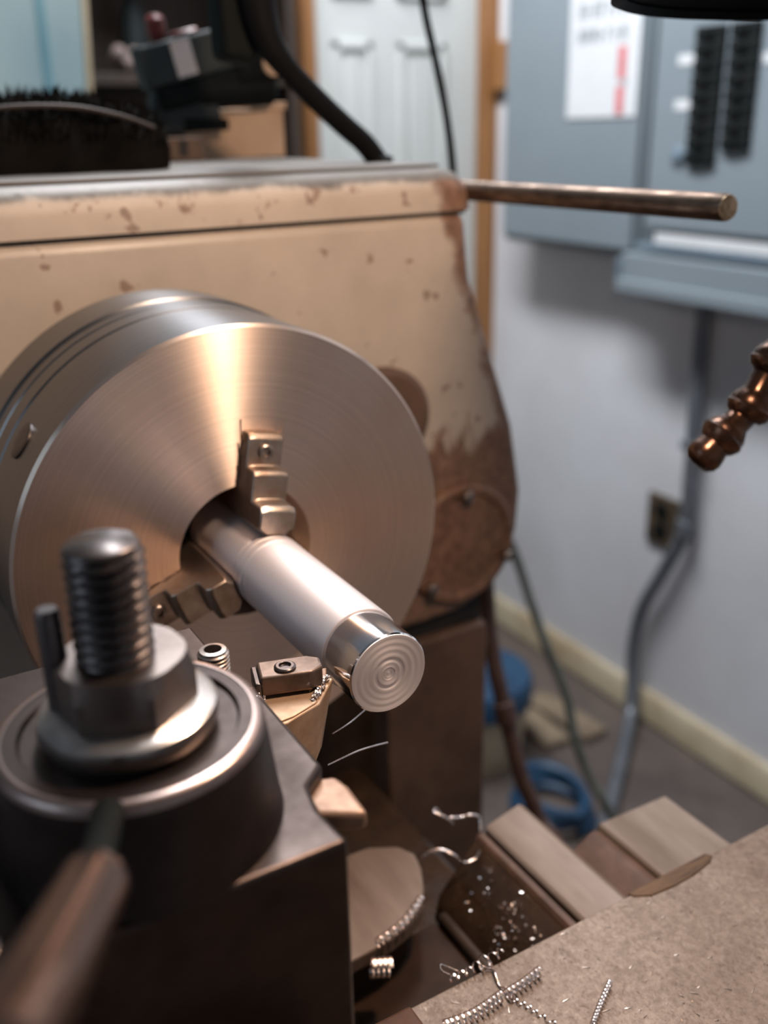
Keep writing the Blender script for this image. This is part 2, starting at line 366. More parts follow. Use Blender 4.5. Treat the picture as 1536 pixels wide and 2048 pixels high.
mk('trim_cover', G().box(-985, -575, 1198, 1216, -5, 548), 'panel', p2, bevel=3)
mk('white_label_strip', G().box(-955, -600, 1196, 1198, -30, -12), 'white', p2)
mk('lower_lip', G().box(-1000, -560, 1192, 1206, -45, -33), 'panel_dark', p2, bevel=2)
for (xa, xb, za, zb) in ((-893, -833, 104, 318), (-820, -764, 128, 318)):
    n = 9 if xa < -850 else 8
    h = (zb - za) / n
    for i in range(n):
        g = G().box(xa, xb, 1188, 1199, za + i * h + 1, za + (i + 1) * h - 1)
        br = mk('breaker', g, 'breaker', p2, bevel=1.5)
        mk('toggle', G().box((xa + xb) / 2 - 12, (xa + xb) / 2 + 6, 1181, 1189, za + (i + .5) * h - 4, za + (i + .5) * h + 4), 'breaker', br, bevel=1)
for (xa, xb, za, zb) in ((-934, -898, 262, 278), (-934, -896, 192, 208), (-757, -735, 255, 270)):
    mk('circuit_label', G().box(xa, xb, 1197, 1198.4, za, zb), 'white', p2)
mk('latch', G().rev([(0, 14), (6, 14), (8, 10)], (-915, 1198, 120), (0, -1, 0), 16), 'panel_dark', p2)
# wireway box under the breaker panel
ww = thing('wireway', (-700, 1300, -125), 'long blue grey metal wireway box under the breaker panel', 'cable trunking')
mk('trough', G().box(-1030, 300, 1190, 1299, -118, -52), 'panel', ww, bevel=4)
mk('cover_lip', G().box(-1036, 300, 1182, 1299, -125, -100), 'panel', ww, bevel=3)
mk('end_cap', G().box(-1040, -1031, 1186, 1299, -120, -62), 'panel_dark', ww, bevel=2)
# conduit from wireway to the floor
cn = thing('conduit', (-1000, 1270, FZ), 'grey metal conduit running down the white wall and bending to the floor', 'conduit')
pth = smoothpath([(-893, 1272, -126), (-889, 1272, -300), (-884, 1272, -460), (-884, 1272, -580), (-925, 1268, -690), (-975, 1268, -800), (-990, 1266, -905), (-975, 1258, -1000), (-935, 1215, -1058), (-783, 1030, FZ + 16), (-600, 800, FZ + 16)], 8)
mk('pipe', G().tube(pth, 15, 14), 'conduit', cn)
mk('coupling', G().rev([(0, 19), (34, 19)], (-884, 1272, -600), (0, 0.05, 1), 16), 'conduit', cn, bevel=2)
mk('strap', G().box(-912, -856, 1284, 1299.5, -420, -400).box(-904, -868, 1255, 1290, -418, -402), 'conduit', cn, bevel=2)
# outlet
ot = thing('wall_outlet', (-965, 1300, -655), 'small dark dirty wall outlet beside the conduit', 'outlet')
mk('cover_plate', G().box(-1008, -925, 1290, 1299.5, -655, -545), 'outlet', ot, bevel=3)
for z in (-622, -578):
    mk('socket', G().rev([(0, 17), (4, 17), (4.5, 15)], (-966, 1291, z), (0, -1, 0), 20), 'black_plastic', ot)

# ------------------------------------------------------------------ things on the back left
# dark wooden cabinet and pale blue board
cb = thing('wooden_cabinet', (-1400, 560, FZ), 'tall dark brown wooden cabinet in the shade behind the lathe', 'cabinet')
mk('case', G().box(-1590, -1575, 300, 712, FZ, 700).box(-1575, -1400, 694, 712, FZ, 700).box(-1575, -1400, 300, 318, FZ, 700), 'dark_wood', cb, bevel=2)
for z in (-300, 20, 250, 480): mk('shelf', G().box(-1575, -1405, 318, 694, z, z + 18), 'dark_wood', cb, bevel=1)
# objects on its shelf
j = thing('steel_bottle', (-1530, 452, 269), 'dim grey upright bottle on the dark cabinet shelf', 'bottle')
mk('body', G().rev([(0, 20), (100, 20), (125, 9), (140, 9)], (-1530, 452, 269), (0, 0, 1), 20), 'grey_plastic', j)
mk('cap', G().rev([(0, 11), (16, 11)], (-1530, 452, 409), (0, 0, 1), 16), 'panel_dark', j)
rg = G()
for k in range(6):
    a = k * 1.05; rg.rev([(-14, 6), (-9, 12), (0, 15), (9, 11), (14, 5)], (-1450 + 16 * cos(a), 410 + 18 * sin(a), 284 + 8 * ((k * 7) % 3)), (cos(a), .4, sin(a)), 10)
tag(mk('crumpled_rag', G().add(rg.v, rg.f), 'rag'), 'small beige crumpled rag in the dark cabinet', 'rag')
pb = thing('painted_board', (-900, 40, FZ), 'pale blue painted board with a cyan streak standing behind the lathe', 'board')
bm_ = Matrix.Rotation(0, 4, 'Z')
mk('board', G().prism([(-700, FZ), (198.5, FZ), (174.5, 60), (202.5, 520), (-700, 520)], 'X', -900, -880), 'pale_blue', pb, bevel=2)
mk('cream_edge', G().prism([(198.5, FZ), (205.5, FZ), (181.5, 60), (209.5, 520), (202.5, 520), (174.5, 60)], 'X', -902, -878), 'base_cream', pb)
mk('cyan_streak', G().prism([(131.3, -200), (138.2, -200), (152.2, 520), (139.3, 520)], 'X', -880.2, -879.2), 'cyan', pb)

# ================================================================== lathe headstock
hs = thing('lathe_headstock', (-300, 60, FZ), 'worn cream painted lathe headstock on its brown pedestal', 'machine')
FX = -140
poly = [(-290, -153), (182, -153), (212, -151), (236, -141), (254, -124), (263, -98), (265, -68), (256, -19), (236, 36), (219, 83), (214, 124.5), (-290, 124.5)]
mk('casting', G().prism(poly, 'X', -560, FX), 'cream', hs, bevel=7, seg=4)
# top cover with its rolled front edge, slightly proud of the casting
prof = [(FX + 1.5, 125.5), (FX + 1.5, 136)] + [(FX + 1.5 - 14 + 14 * cos(a), 136 + 14 * sin(a)) for a in [rad(x) for x in range(15, 91, 15)]] + [(-560, 152), (-560, 125.5)]
cv = G(); n = len(prof)
ends = [(-290, 0.0), (200, 0.0), (210, -2.0), (216, -6.0), (219, -12.0)]
V = []; F = []
for y, dz in ends:
    for (x, z) in prof: V.append((x + (dz * 0.5 if x > -200 else 0), y, max(125.5, z + (dz if z > 130 else 0))))
for i in range(len(ends) - 1):
    for k in range(n): F.append((i * n + k, i * n + (k + 1) % n, (i + 1) * n + (k + 1) % n, (i + 1) * n + k))
F += [tuple(range(n)), tuple((len(ends) - 1) * n + k for k in range(n))[::-1]]
tc = mk('top_cover', cv.add(V, F), 'cream_cover', hs)
mk('seam', G().box(-550, FX - 0.3, -288, 213, 123.6, 126.2), 'hole', hs)
mk('top_plate', G().box(-552, FX - 18, -288, 206, 150.2, 152.4), 'cream_top', hs, bevel=2)
# round cover with bolts
rc = mk('round_cover', G().rev([(0, 44), (3.5, 44), (5, 42), (5, 38), (3.6, 36), (3.6, 5), (4.2, 2)], (FX, 211, -97), (1, 0, 0), 48), headstock_paint('worn_cover_enamel', True, (0.2, 0.12, 0.08)), hs)
for y, z in ((212, -60), (247, -112), (183, -122)):
    mk('bolt', G().rev([(0, 4.6), (5.5, 4.6), (6.5, 3.6)], (FX + 4.5, y, z), (1, 0, 0), 6), 'screw_steel', rc, bevel=0.4)
mk('round_boss', G().rev([(0, 33), (5, 33), (8, 29), (8, 6)], (FX, 150, 3), (1, 0, 0), 40), MT['pedestal'], hs)
# recess and pedestal
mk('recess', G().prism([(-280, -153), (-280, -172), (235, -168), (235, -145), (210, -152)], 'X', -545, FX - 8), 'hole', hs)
mk('pedestal', G().box(-540, FX, 152, 237, FZ, -166), 'pedestal', hs, bevel=3)
mk('pedestal_front', G().box(-540, FX - 24, -260, 153, FZ, -168), 'bed_dark', hs, bevel=3)  # shadow around the chuck put in as a darker material
# spindle nose behind the chuck
mk('spindle_nose', G().rev([(-38, 62), (-8, 62), (-6, 54), (1.5, 54)], (-112, 0, 0), (1, 0, 0), 48), 'dark_steel', hs)

# ================================================================== chuck
ck = thing('lathe_chuck', (-55, 0, -100), 'large round three jaw steel chuck with a brushed face', 'chuck')
O0 = (0, 0, 0)
seg = 160
# body: rear plate, groove, body, chamfered front rim, face with bore and three radial slots cut in
def chuck_face():
    """front face as a grid in polar form, the slots sunk"""
    rs = [31, 34, 40, 50, 60, 70, 78, 84, 90, 95, 98.6]
    g = G(); n = 360; V = []; F = []
    angs = [199, 319, 79]
    def depth(r, a):
        for j in angs:
            dd = (a - j + 180) % 360 - 180
            if abs(dd) < 60 and abs(r * sin(rad(dd))) < 8.2 and r < 54: return -1.6
        return 0
    for r in rs:
        for k in range(n): a = k * 360 / n; V.append((depth(r, a), r * cos(rad(a)), r * sin(rad(a))))
    for i in range(len(rs) - 1):
        for k in range(n): F.append((i * n + k, i * n + (k + 1) % n, (i + 1) * n + (k + 1) % n, (i + 1) * n + k))
    # bore wall
    b = len(V)
    for k in range(n): a = rad(k * 360 / n); V.append((-90, 31 * cos(a), 31 * sin(a)))
    for k in range(n): F.append((b + k, b + (k + 1) % n, (k + 1) % n, k))
    # rim chamfer
    c = len(V); base = (len(rs) - 1) * n
    for k in range(n): a = rad(k * 360 / n); V.append((-1.4, 100 * cos(a), 100 * sin(a)))
    for k in range(n): F.append((base + k, base + (k + 1) % n, c + (k + 1) % n, c + k))
    return g.add(V, F)
mk('face', chuck_face(), 'chuck', ck, origin=O0, angle=25)
mk('body', G().rev([(-1.4, 100), (-46, 100), (-47, 98.8), (-48.5, 98.8), (-49.5, 100), (-62, 100), (-63, 99), (-64, 99), (-65, 100), (-74, 100)], O0, (1, 0, 0), seg, cap=False), 'chuck_shaded', ck, origin=O0)
mk('back_plate', G().rev([(-74, 97.5), (-76, 101), (-107, 101), (-110, 98), (-110, 20)], O0, (1, 0, 0), seg, cap=False), 'chuck_shaded', ck, origin=O0)
mk('bore_back', G().rev([(-88, 31.5), (-80, 31.5), (-78, 12)], O0, (1, 0, 0), 48), 'hole', ck, origin=O0)
def jaw(ang):
    R_ = Matrix.Rotation(rad(ang), 4, 'X')
    w = 8
    # profile in (r, x); stepped, inner end ground to a blunt vee
    prof = [(15.6, -30), (15.6, 24), (16.6, 27), (27, 27), (29, 25), (29, 16), (39.5, 16), (41, 14.5), (41, 7), (53, 7), (55, 5), (55, -6), (30, -30)]
    g = G(); v = []; n = len(prof)
    for s, k in ((-1, 0), (-0.55, 1), (0.55, 1), (1, 0)):
        for r, x in prof:
            rr = r if k else r + (2.6 if r < 20 else 0)
            # round the outside of every step like a turned part
            if r > 20: rr = math.sqrt(max(r * r - (w * s) ** 2, 1))
            v.append(R_ @ Vector((x, rr, w * s)))
    f = []
    for i in range(3):
        for k in range(n): f.append((i * n + k, i * n + (k + 1) % n, (i + 1) * n + (k + 1) % n, (i + 1) * n + k))
    f += [tuple(range(n))[::-1], tuple(3 * n + k for k in range(n))]
    g.add(v, f)
    jw = mk('jaw', g, 'jaw', ck, bevel=0.6, origin=O0)
    s = G().rev([(-2, 3.4), (8.2, 3.4), (8.6, 2.9), (8.6, 1.9), (6.5, 1.8)], (0, 47, 0), (1, 0, 0), 16); s.v = [R_ @ p for p in s.v]
    mk('jaw_screw', s, 'screw_steel', jw, origin=O0)
for a in (199, 319, 79): jaw(a)
# pinion sockets on the rim
for a in (25, 145, 265):
    R_ = Matrix.Rotation(rad(a), 4, 'X'); s = G().rev([(0, 8), (1.0, 8), (1.2, 7), (1.2, 4)], (-30, 99.6, 0), (0, 1, 0), 24); s.v = [R_ @ p for p in s.v]
    mk('key_socket', s, 'dark_steel', ck, origin=O0)

# ================================================================== workpiece
wp = thing('metal_workpiece', (60, 0, -15.8), 'silver aluminium bar being turned, held in the chuck jaws', 'workpiece')
wp_l = wp
mk('bar', G().rev([(-30, 15.6), (22, 15.6), (22.4, 15.0), (23.6, 15.0), (24, 15.9), (26.5, 15.9), (27, 15.3), (28, 15.3), (28.4, 15.9), (31.5, 15.9), (32, 15.4), (33, 15.4), (33.4, 15.8), (103.2, 15.8), (103.8, 15.4), (103.8, 12)], O0, (1, 0, 0), 96), 'aluminium', wp, origin=O0)
mk('turned_shoulder', G().rev([(103, 13), (103, 14.75), (104.2, 14.95), (123.2, 14.95), (123.8, 14.5), (123.8, 12)], O0, (1, 0, 0), 96, cap=False), 'polished', wp, origin=O0, label='mirror bright freshly turned shoulder')
pf = [(123.6, 14.6), (124.1, 14.4)]
r = 14.2
while r > 0.6:
    pf.append((124.1 - 0.10 * (0.5 + 0.5 * sin(r * 2.6)) - (0.15 if r < 6 and r > 4.6 else 0) - (0.2 if r < 2.4 else 0), r)); r -= 0.28
mk('end_face', G().rev(pf + [(123.9, 0.3)], O0, (1, 0, 0), 96), 'endface', wp, origin=O0, label='pale end face with concentric tool marks')

# ================================================================== bed
bd = thing('lathe_bed', (320, 60, FZ), 'dark oily cast iron lathe bed with raised guide ways', 'machine bed')
mk('body', G().box(-139, 700, -120, 125, -420, -262).box(60, 700, -118, 64, -262, -196).box(62, 700, 60, 118, -262, -186).box(92, 700, 106, 186, -262, -190).box(-100, 700, -100, 120, FZ, -420), 'bed_dark', bd, bevel=2)
# inverted vee way: oily slope, ridge strip, flat top
mk('way_slope', G().prism([(62, -196), (65, -182), (86.5, -157.5), (92, -157.5), (92, -196)], 'X', 56, 700), 'way_oily', bd, bevel=0.8)
mk('way_ridge', G().prism([(86.5, -157.2), (88, -154.6), (91.2, -154.2), (92, -157.2)], 'X', 56, 700), 'way', bd, bevel=0.3)
mk('way_top', G().prism([(93.5, -196), (93.5, -154), (95, -152.5), (114, -147.5), (116.5, -149), (117.5, -196)], 'X', 55, 700), 'way_bright', bd, bevel=0.6)
# rear way with sloping flank, narrow ledge and raised top
mk('rear_way_flank', G().prism([(108, -200), (110, -164), (131.5, -150.5), (135, -149.8), (139, -151.5), (139, -200)], 'X', 88, 700), 'way', bd, bevel=0.8)
mk('rear_way_top', G().prism([(139.5, -200), (139.5, -151), (141, -149.4), (185, -151), (187, -153), (187, -200)], 'X', 86, 700), 'way_bright', bd, bevel=0.7)
mk('web', G().box(61, 700, 0, 63, -196, -193), 'way_web', bd, bevel=0.6)
# front way with its rounded end
fp = [(200, -60), (200, 34), (96, 34)]
cx, cy, rr = 66, 20, 30
fp = [(400, -70), (400, 30)] + [(72 + 22 * cos(a) - 8, 30 - 22 + 22 * sin(a) + 16) for a in [rad(x) for x in range(60, 181, 15)]] + [(20, -70)]
fp = [(27, -20), (30, 40), (37, 53), (46, 57.5), (56, 55), (67, 49.5), (78, 42), (84, 31), (87, 20), (88, 8), (89, -20)]
mk('front_way', G().prism(fp, 'Z', -168, -160), 'way_bright', bd, bevel=1.0)
mk('front_way_rib', G().prism([(x * 0.9, y * 0.9) for x, y in fp], 'Z', -240, -168), 'bed_dark', bd, bevel=1.0)
# dark bearing boss seen in the gap
mk('gap_floor', G().box(-130, 60, -110, 120, -262, -240), 'way_oily', bd, bevel=3)

# ================================================================== carriage
cr = thing('lathe_carriage', (300, 60, -200), 'flat brown grey carriage plate scattered with curled swarf', 'carriage')
sd = G().prism([(148.5, -150), (148.5, 420), (460, 420), (460, -150)], 'Z', -143, -125)
mk('saddle_plate', sd, 'saddle', cr, bevel=0.7)
wf = [(147.6, 99), (147.2, 144), (150, 146), (152.4, 142), (154.3, 130), (154.6, 118), (153.6, 106), (150.0, 99.5)]
mk('way_wiper', G().prism(wf, 'Z', -140, -124.4), 'felt', cr, bevel=0.5, label='oil soaked brown wiper strip')
mk('cross_slide', G().box(166, 262, -210, -18.5, -125, -100), 'way', cr, bevel=1.5, label='brown cross slide block')
mk('compound_slide', G().box(160, 250, -150, -64, -100, -66), 'post_steel', cr, bevel=1.5)

# ================================================================== tool post
tp = thing('tool_post', (176, -100, -66), 'big black quick change tool post with threaded stud and hex nut', 'tool post')
PT = 18
AX, AY = 176, -100
# block with a dovetail notch in the edge that faces the work
bpoly = [(140, -53), (180, -53), (186, -60), (196, -62), (209.5, -61), (209.5, -152), (140, -152)]
mk('block', G().prism(bpoly, 'Z', -66, PT), 'post_steel', tp, bevel=1.5, seg=3)
mk('boss', G().rev([(PT - 1, 34.5), (PT + 3, 33.8), (PT + 22, 31.6), (43.5, 31.0), (45, 29.6), (45, 25.5), (43.8, 24.8), (43.8, 5)], (AX, AY, 0), (0, 0, 1), 96), 'post_steel', tp)
mk('highlight_rim', G().rev([(42.6, 31.3), (43.6, 31.25), (44.7, 30.6), (45.25, 29.6), (45.25, 28.6)], (AX, AY, 0), (0, 0, 1), 96, cap=False), 'rim_highlight', tp, label='rim of the round boss with a painted highlight')  # bright ring added on the boss edge as its highlight
mk('washer', G().rev([(43.8, 19), (45.8, 20.2), (47.5, 20.7), (50.2, 20.4), (51.4, 18.6), (51.4, 6)], (AX, AY, 0), (0, 0, 1), 72), 'bright_steel', tp)
# hexagon nut with chamfered crown
hx = G(); V = []; F = []
hexr = 16.4; off = rad(8)
lv = [(51.5, 1.0), (61.0, 1.0), (63.6, 0.885)]
N = 48
def hexrad(a):
    a = (a - off) % (pi / 3); return hexr * cos(pi / 6) / cos(a - pi / 6)
for z, s in lv:
    for k in range(N):
        a = 2 * pi * k / N; r_ = hexrad(a) if s == 1.0 else min(hexrad(a), hexr * 0.885)
        zz = z
        if s == 1.0 and z > 60: zz = z - max(0, (hexrad(a) - hexr * cos(pi / 6))) * 0.9
        V.append((AX + r_ * cos(a), AY + r_ * sin(a), zz))
for i in range(2):
    for k in range(N): F.append((i * N + k, i * N + (k + 1) % N, (i + 1) * N + (k + 1) % N, (i + 1) * N + k))
F += [tuple(range(N))[::-1], tuple(2 * N + k for k in range(N))]
mk('hex_nut', hx.add(V, F), 'nut_steel', tp, angle=22)
# threaded stud (real helical thread)
V = []; F = []; seg = 36; pitch = 2.8; z0, z1 = 50.0, 91.5; per = 4; rows = int((z1 - z0) / pitch * per)
for i in range(rows + 1):
    for k in range(seg):
        a = 2 * pi * k / seg; z = z0 + (z1 - z0) * i / rows
        ph = ((z / pitch) - k / seg) % 1.0
        r_ = 9.1 - 1.5 * abs(2 * ph - 1)
        if z > 89.9: r_ = min(r_, 8.9 - (z - 89.9) * 0.8)
        V.append((AX + 0.4 + r_ * cos(a), AY - 1.2 + r_ * sin(a), z))
for i in range(rows):
    for k in range(seg): F.append((i * seg + k, i * seg + (k + 1) % seg, (i + 1) * seg + (k + 1) % seg, (i + 1) * seg + k))
F += [tuple(range(seg))[::-1], tuple(rows * seg + k for k in range(seg))]
mk('threaded_stud', G().add(V, F), 'dark_steel', tp, angle=60)
# small stop pin next to the stud and clamping lever
mk('stop_pin', G().rev([(43, 2.9), (75, 2.9), (76, 2.2)], (AX - 6, AY - 13.4, 0), (0, 0, 1), 16), 'dark_steel', tp)
lvp = [(204, -113, 44), (220, -119, 47), (238.2, -123.3, 57.1), (255.4, -131.2, 63.9), (272.4, -138.4, 71.8), (289.3, -144.4, 81.7)]
P_ = smoothpath(lvp[2:], 6); d_ = (P_[1] - P_[0]).normalized(); P_ = [P_[0] - d_ * 2.6, P_[0] - d_ * 2.2, P_[0] - d_ * 1.2] + P_
mk('clamp_lever', G().tube(P_, [2.6, 4.0, 5.3] + [5.9] * (len(P_) - 3), 28), 'lever', tp)
mk('lever_stem', G().tube([lvp[0], lvp[1], lvp[2]], 3.4, 16), 'black_plastic', tp)
# gib wedge sticking out toward the work
mk('gib_wedge', G().prism([(183, -61), (178.5, -55), (180.5, -49.5), (186, -48.6), (198, -49.4), (197.5, -52), (192, -61)], 'Z', 8, 13.5), 'brass', tp, bevel=1.5, seg=3, label='small brass coloured wedge')
for (x, y) in ((196, -76), (150, -140), (200, -140)):
    mk('cap_screw', G().rev([(PT - 2, 3), (PT + 0.8, 3), (PT + 1.1, 2.6), (PT + 1.1, 1.5), (PT - 0.5, 1.4)], (x, y, 0), (0, 0, 1), 14), 'screw_steel', tp)

# ================================================================== tool holder and cutting tool
th = thing('tool_holder', (122, -90, -40), 'dark steel tool holder block behind the tool post with one set screw', 'tool holder')
mk('holder_body', G().box(88, 139.5, -150, -56, 0.5, 18).box(88, 139.5, -150, -56, -52, -27).box(131.2, 139.5, -150, -56, -52, 10), 'post_steel', th, bevel=1.0)
ss = G().rev([(10, 4.6), (17.8, 4.6)], (128, -62.5, 0), (0, 0, 1), 24)
for i in range(9): ss.rev([(17.8 + i * 1.3, 4.1), (18.3 + i * 1.3, 4.75), (18.7 + i * 1.3, 4.75), (19.1 + i * 1.3, 4.1)], (128, -62.5, 0), (0, 0, 1), 24, cap=False)
ss.rev([(29.2, 4.2), (30.2, 4.0), (30.4, 2.7), (26, 2.6)], (128, -62.5, 0), (0, 0, 1), 24, cap=False)
mk('set_screw', ss, 'screw_steel', th)
mk('hex_recess', G().rev([(26.2, 2.65), (26.4, 2.6)], (128, -62.5, 0), (0, 0, 1), 6), 'hole', th)

ct = thing('cutting_tool', (117, -60, -26), 'tan steel indexable turning tool touching the workpiece shoulder', 'cutting tool')
top = [(104.5, -150), (130.5, -150), (130.5, -41), (129, -37), (126, -27.5), (114.5, -16.6), (109.5, -17.4), (104.5, -30)]
bot = [(104.5, -150), (130.5, -150), (130.5, -41), (128.5, -38), (124.5, -30), (115.5, -22.5), (110, -22.5), (104.5, -32)]
g = G(); n = len(top)
V = [(x, y, -1.5) for x, y in top] + [(x, y, -26) for x, y in bot]
g.add(V, [tuple(range(n)), tuple(range(n, 2 * n))[::-1]] + [(i, (i + 1) % n, n + (i + 1) % n, n + i) for i in range(n)])
mk('shank', g, 'tool', ct, bevel=0.5)
mk('seat_step', G().prism([(106, -46), (129.5, -46), (128.8, -38), (125.5, -28.5), (116, -22), (107, -27)], 'Z', -1.6, -0.9), 'tool', ct, bevel=0.3)
mk('insert', G().prism([(108.9, -16.2), (113.4, -18.6), (119, -27.5), (112, -30.5), (108, -22)], 'Z', -4.0, 0.0), 'brass', ct, bevel=0.3, label='small pointed carbide insert')
Rm = Matrix.Translation((112.5, -31.5, 0)) @ Matrix.Rotation(rad(-16), 4, 'Z')
mk('clamp_block', G().prism([(-5.4, -10.5), (5.6, -10.5), (5.8, 6.5), (3.0, 10.6), (-3.0, 10.6), (-5.4, 6.5)], 'Z', 0.2, 7.4, Rm), 'clamp', ct, bevel=0.9, seg=3)
mk('clamp_screw', G().rev([(6.8, 3.7), (8.1, 3.7), (8.6, 3.1), (8.6, 2.0), (7.6, 1.9)], (113.2, -33.5, 0), (0, 0, 1), 24), 'dark_steel', ct, bevel=0.15)
mk('chip_breaker', G().prism([(-6.0, -12.6), (6.0, -12.6), (6.0, -10.3), (-6.0, -10.3)], 'Z', -0.5, 5.5, Rm), 'dark_steel', ct, bevel=0.6)

# ================================================================== shift rod
sr = thing('feed_rod', (-40, 216, 128), 'brown steel rod with bright worn end pointing out beside the headstock', 'rod')
a = Vector((-215, 224, 135.6)); b = Vector((63, 212.5, 137.6)); d = (b - a); L = d.length; d.normalize()
mk('shaft', G().rev([(0, 6.1), (L - 1.2, 6.1), (L, 5.6)], a, d, 32), 'rod', sr)
mk('worn_end', G().rev([(L - 0.6, 5.7), (L + 0.4, 5.5), (L + 0.7, 4.6), (L + 0.7, 1)], a, d, 32), 'rod_end', sr, label='bright worn rod end')
mk('collar', G().rev([(0, 9), (40, 9)], a, d, 28), 'dark_steel', sr, bevel=0.8)

# ================================================================== coolant nozzle (segmented ball joint hose)
cn_ = thing('coolant_nozzle', (90, 215, 20), 'dark bronze segmented coolant nozzle at the right, in front of the wall', 'nozzle')
P0 = Vector((90.5, 182.5, 35.5)); P1 = Vector((92.5, 190, 43.5)); P2 = Vector((95, 203, 55)); P3 = Vector((97, 213, 74)); P4 = Vector((100, 224, 100))
def segm(p, q, s=1.0, tip=False):
    d = (q - p); L = d.length; d.normalize()
    if tip: pr = [(-5.5, 2), (-4.8, 5.4), (-2.6, 7.6), (0.2, 8.3), (3.0, 7.9), (6.0, 7.2), (L, 7.0)]
    else: pr = [(-5, 7.2), (-3.2, 8.8 * s), (-0.6, 10.0 * s), (0.4, 10.2 * s), (1.0, 9.8 * s), (1.3, 9.5 * s), (3.5, 9.3 * s), (6.0, 7.8 * s), (8.4, 6.4 * s), (L * 0.98, 6.6 * s)]
    return G().rev(pr, p, d, 40)
mk('tip', segm(P0, P1, 0.98, True), 'bronze', cn_)
mk('ring', segm(P1, P2), 'bronze', cn_)
mk('ring', segm(P2, P3, 1.05), 'bronze', cn_)
mk('ring', segm(P3, P4, 1.1), 'bronze', cn_)
mk('hose', G().tube(smoothpath([(99, 221, 92), (104, 240, 132), (125, 290, 165), (170, 350, 130), (200, 385, 20), (205, 390, -124.5)], 8), 6.5, 14), 'bronze', cn_)

# ================================================================== black lamp shade rim at the top right
ls = thing('lamp_shade', (60, 235, 225), 'black round lamp shade whose lower rim shows at the top', 'lamp')
c = Vector((118, 218, 219))
ax = Vector((0, 0, 1))
mk('shade', G().rev([(0, 92), (-3.4, 94), (-2.4, 96.8), (2, 97), (12, 88), (24, 60), (30, 30), (33, 24), (29, 24), (26, 30), (20, 58), (9, 85), (1, 92)], c, ax, 96, cap=False), 'black_plastic', ls)
mk('socket', G().rev([(29, 24), (50, 24), (56, 14)], c, ax, 32), 'black_plastic', ls)
mk('stem', G().tube([c + ax * 54, c + ax * 400, c + ax * 1279], 6, 12), 'black_plastic', ls)
mk('switch', G().rev([(0, 5), (10, 5)], c + ax * 42 + ax.orthogonal().normalized() * 22, ax.orthogonal(), 12), 'grey_plastic', ls)

# ================================================================== things on the headstock top (z = 153.5)
TZ = 152.4
# tan cardboard box
bx = thing('cardboard_box', (-460, 185, TZ), 'tan cardboard box standing at the back of the headstock top', 'box')
mk('carton', G().box(-490, -432, 134, 229, TZ, 190), 'card', bx, bevel=1)
mk('flap', G().box(-490, -430, 200, 231, 189.6, 195), 'card', bx, bevel=0.5)
# black shaggy cloth
fl = G(); V = []; F = []; nu, nv = 40, 12
def cloth(y, x):
    u = (y + 75) / 150.0
    h = 46 * (max(0, 1 - abs((y - 6) / 82.0) ** 2.6)) ** 0.6 - max(0, y) * 0.10
    return h
U = 34; W_ = 14
for i in range(U + 1):
    y = -90 + 150 * i / U
    hh = max(6, 44 * (1 - abs((y + 6) / 92) ** 2.4) ** 0.55 if abs((y + 6) / 92) < 1 else 6)
    for k in range(W_):
        a = pi * k / (W_ - 1)
        sq = 0.8 + 0.2 * sin(i * .9 + k * 1.7)
        V.append((-262 + 34 * cos(a) * (0.9 + 0.1 * sin(i * .7)), y + 2 * sin(k * 2.1), TZ + 0.5 + hh * (max(0.0, sin(a)) ** 0.7) * (0.93 + 0.07 * sin(i * 1.3 + k))))
for i in range(U):
    for k in range(W_ - 1): F.append((i * W_ + k, i * W_ + k + 1, (i + 1) * W_ + k + 1, (i + 1) * W_ + k))
F += [tuple(range(W_)), tuple(U * W_ + k for k in range(W_))[::-1]]
for i in range(U): F.append((i * W_, (i + 1) * W_, (i + 1) * W_ + W_ - 1, i * W_ + W_ - 1))
ft = thing('shaggy_cloth', (-262, -15, TZ), 'black shaggy fleece cloth bundled on the left of the headstock top', 'cloth')
mk('fleece', G().add(V, F), 'fleece', ft)
g = G()
for q in range(2600):
    i = random.random() * U; k = 1 + random.random() * (W_ - 3)
    i0, k0 = int(i), int(k); p = Vector(V[i0 * W_ + k0]).lerp(Vector(V[min(i0 + 1, U) * W_ + k0 + 1]), random.random())
    nrm = (p - Vector((-262, p.y * 0.8 - 2, TZ - 8))).normalized()
    d = (nrm + Vector((random.uniform(-.6, .6), random.uniform(-.6, .6), random.uniform(-.4, .5)))).normalized() * random.uniform(4, 8.5)
    s = Vector((random.uniform(-1, 1), random.uniform(-1, 1), 0)).normalized() * 0.8
    g.add([p - s, p + s, p + d * 1.0, p - d * 0.15 + Vector((0, 0, 0.4))], [(0, 1, 2), (1, 3, 2), (0, 2, 3)])
pz = mk('pile', g, 'fleece', ft, smooth=False); pz['kind'] = 'stuff'
mk('hem', G().tube(smoothpath([(-229, -75, 178), (-226, -40, 187), (-226, 0, 188), (-228, 30, 183), (-233, 52, 176)], 8), 1.3, 8), 'dark_wood', ft)

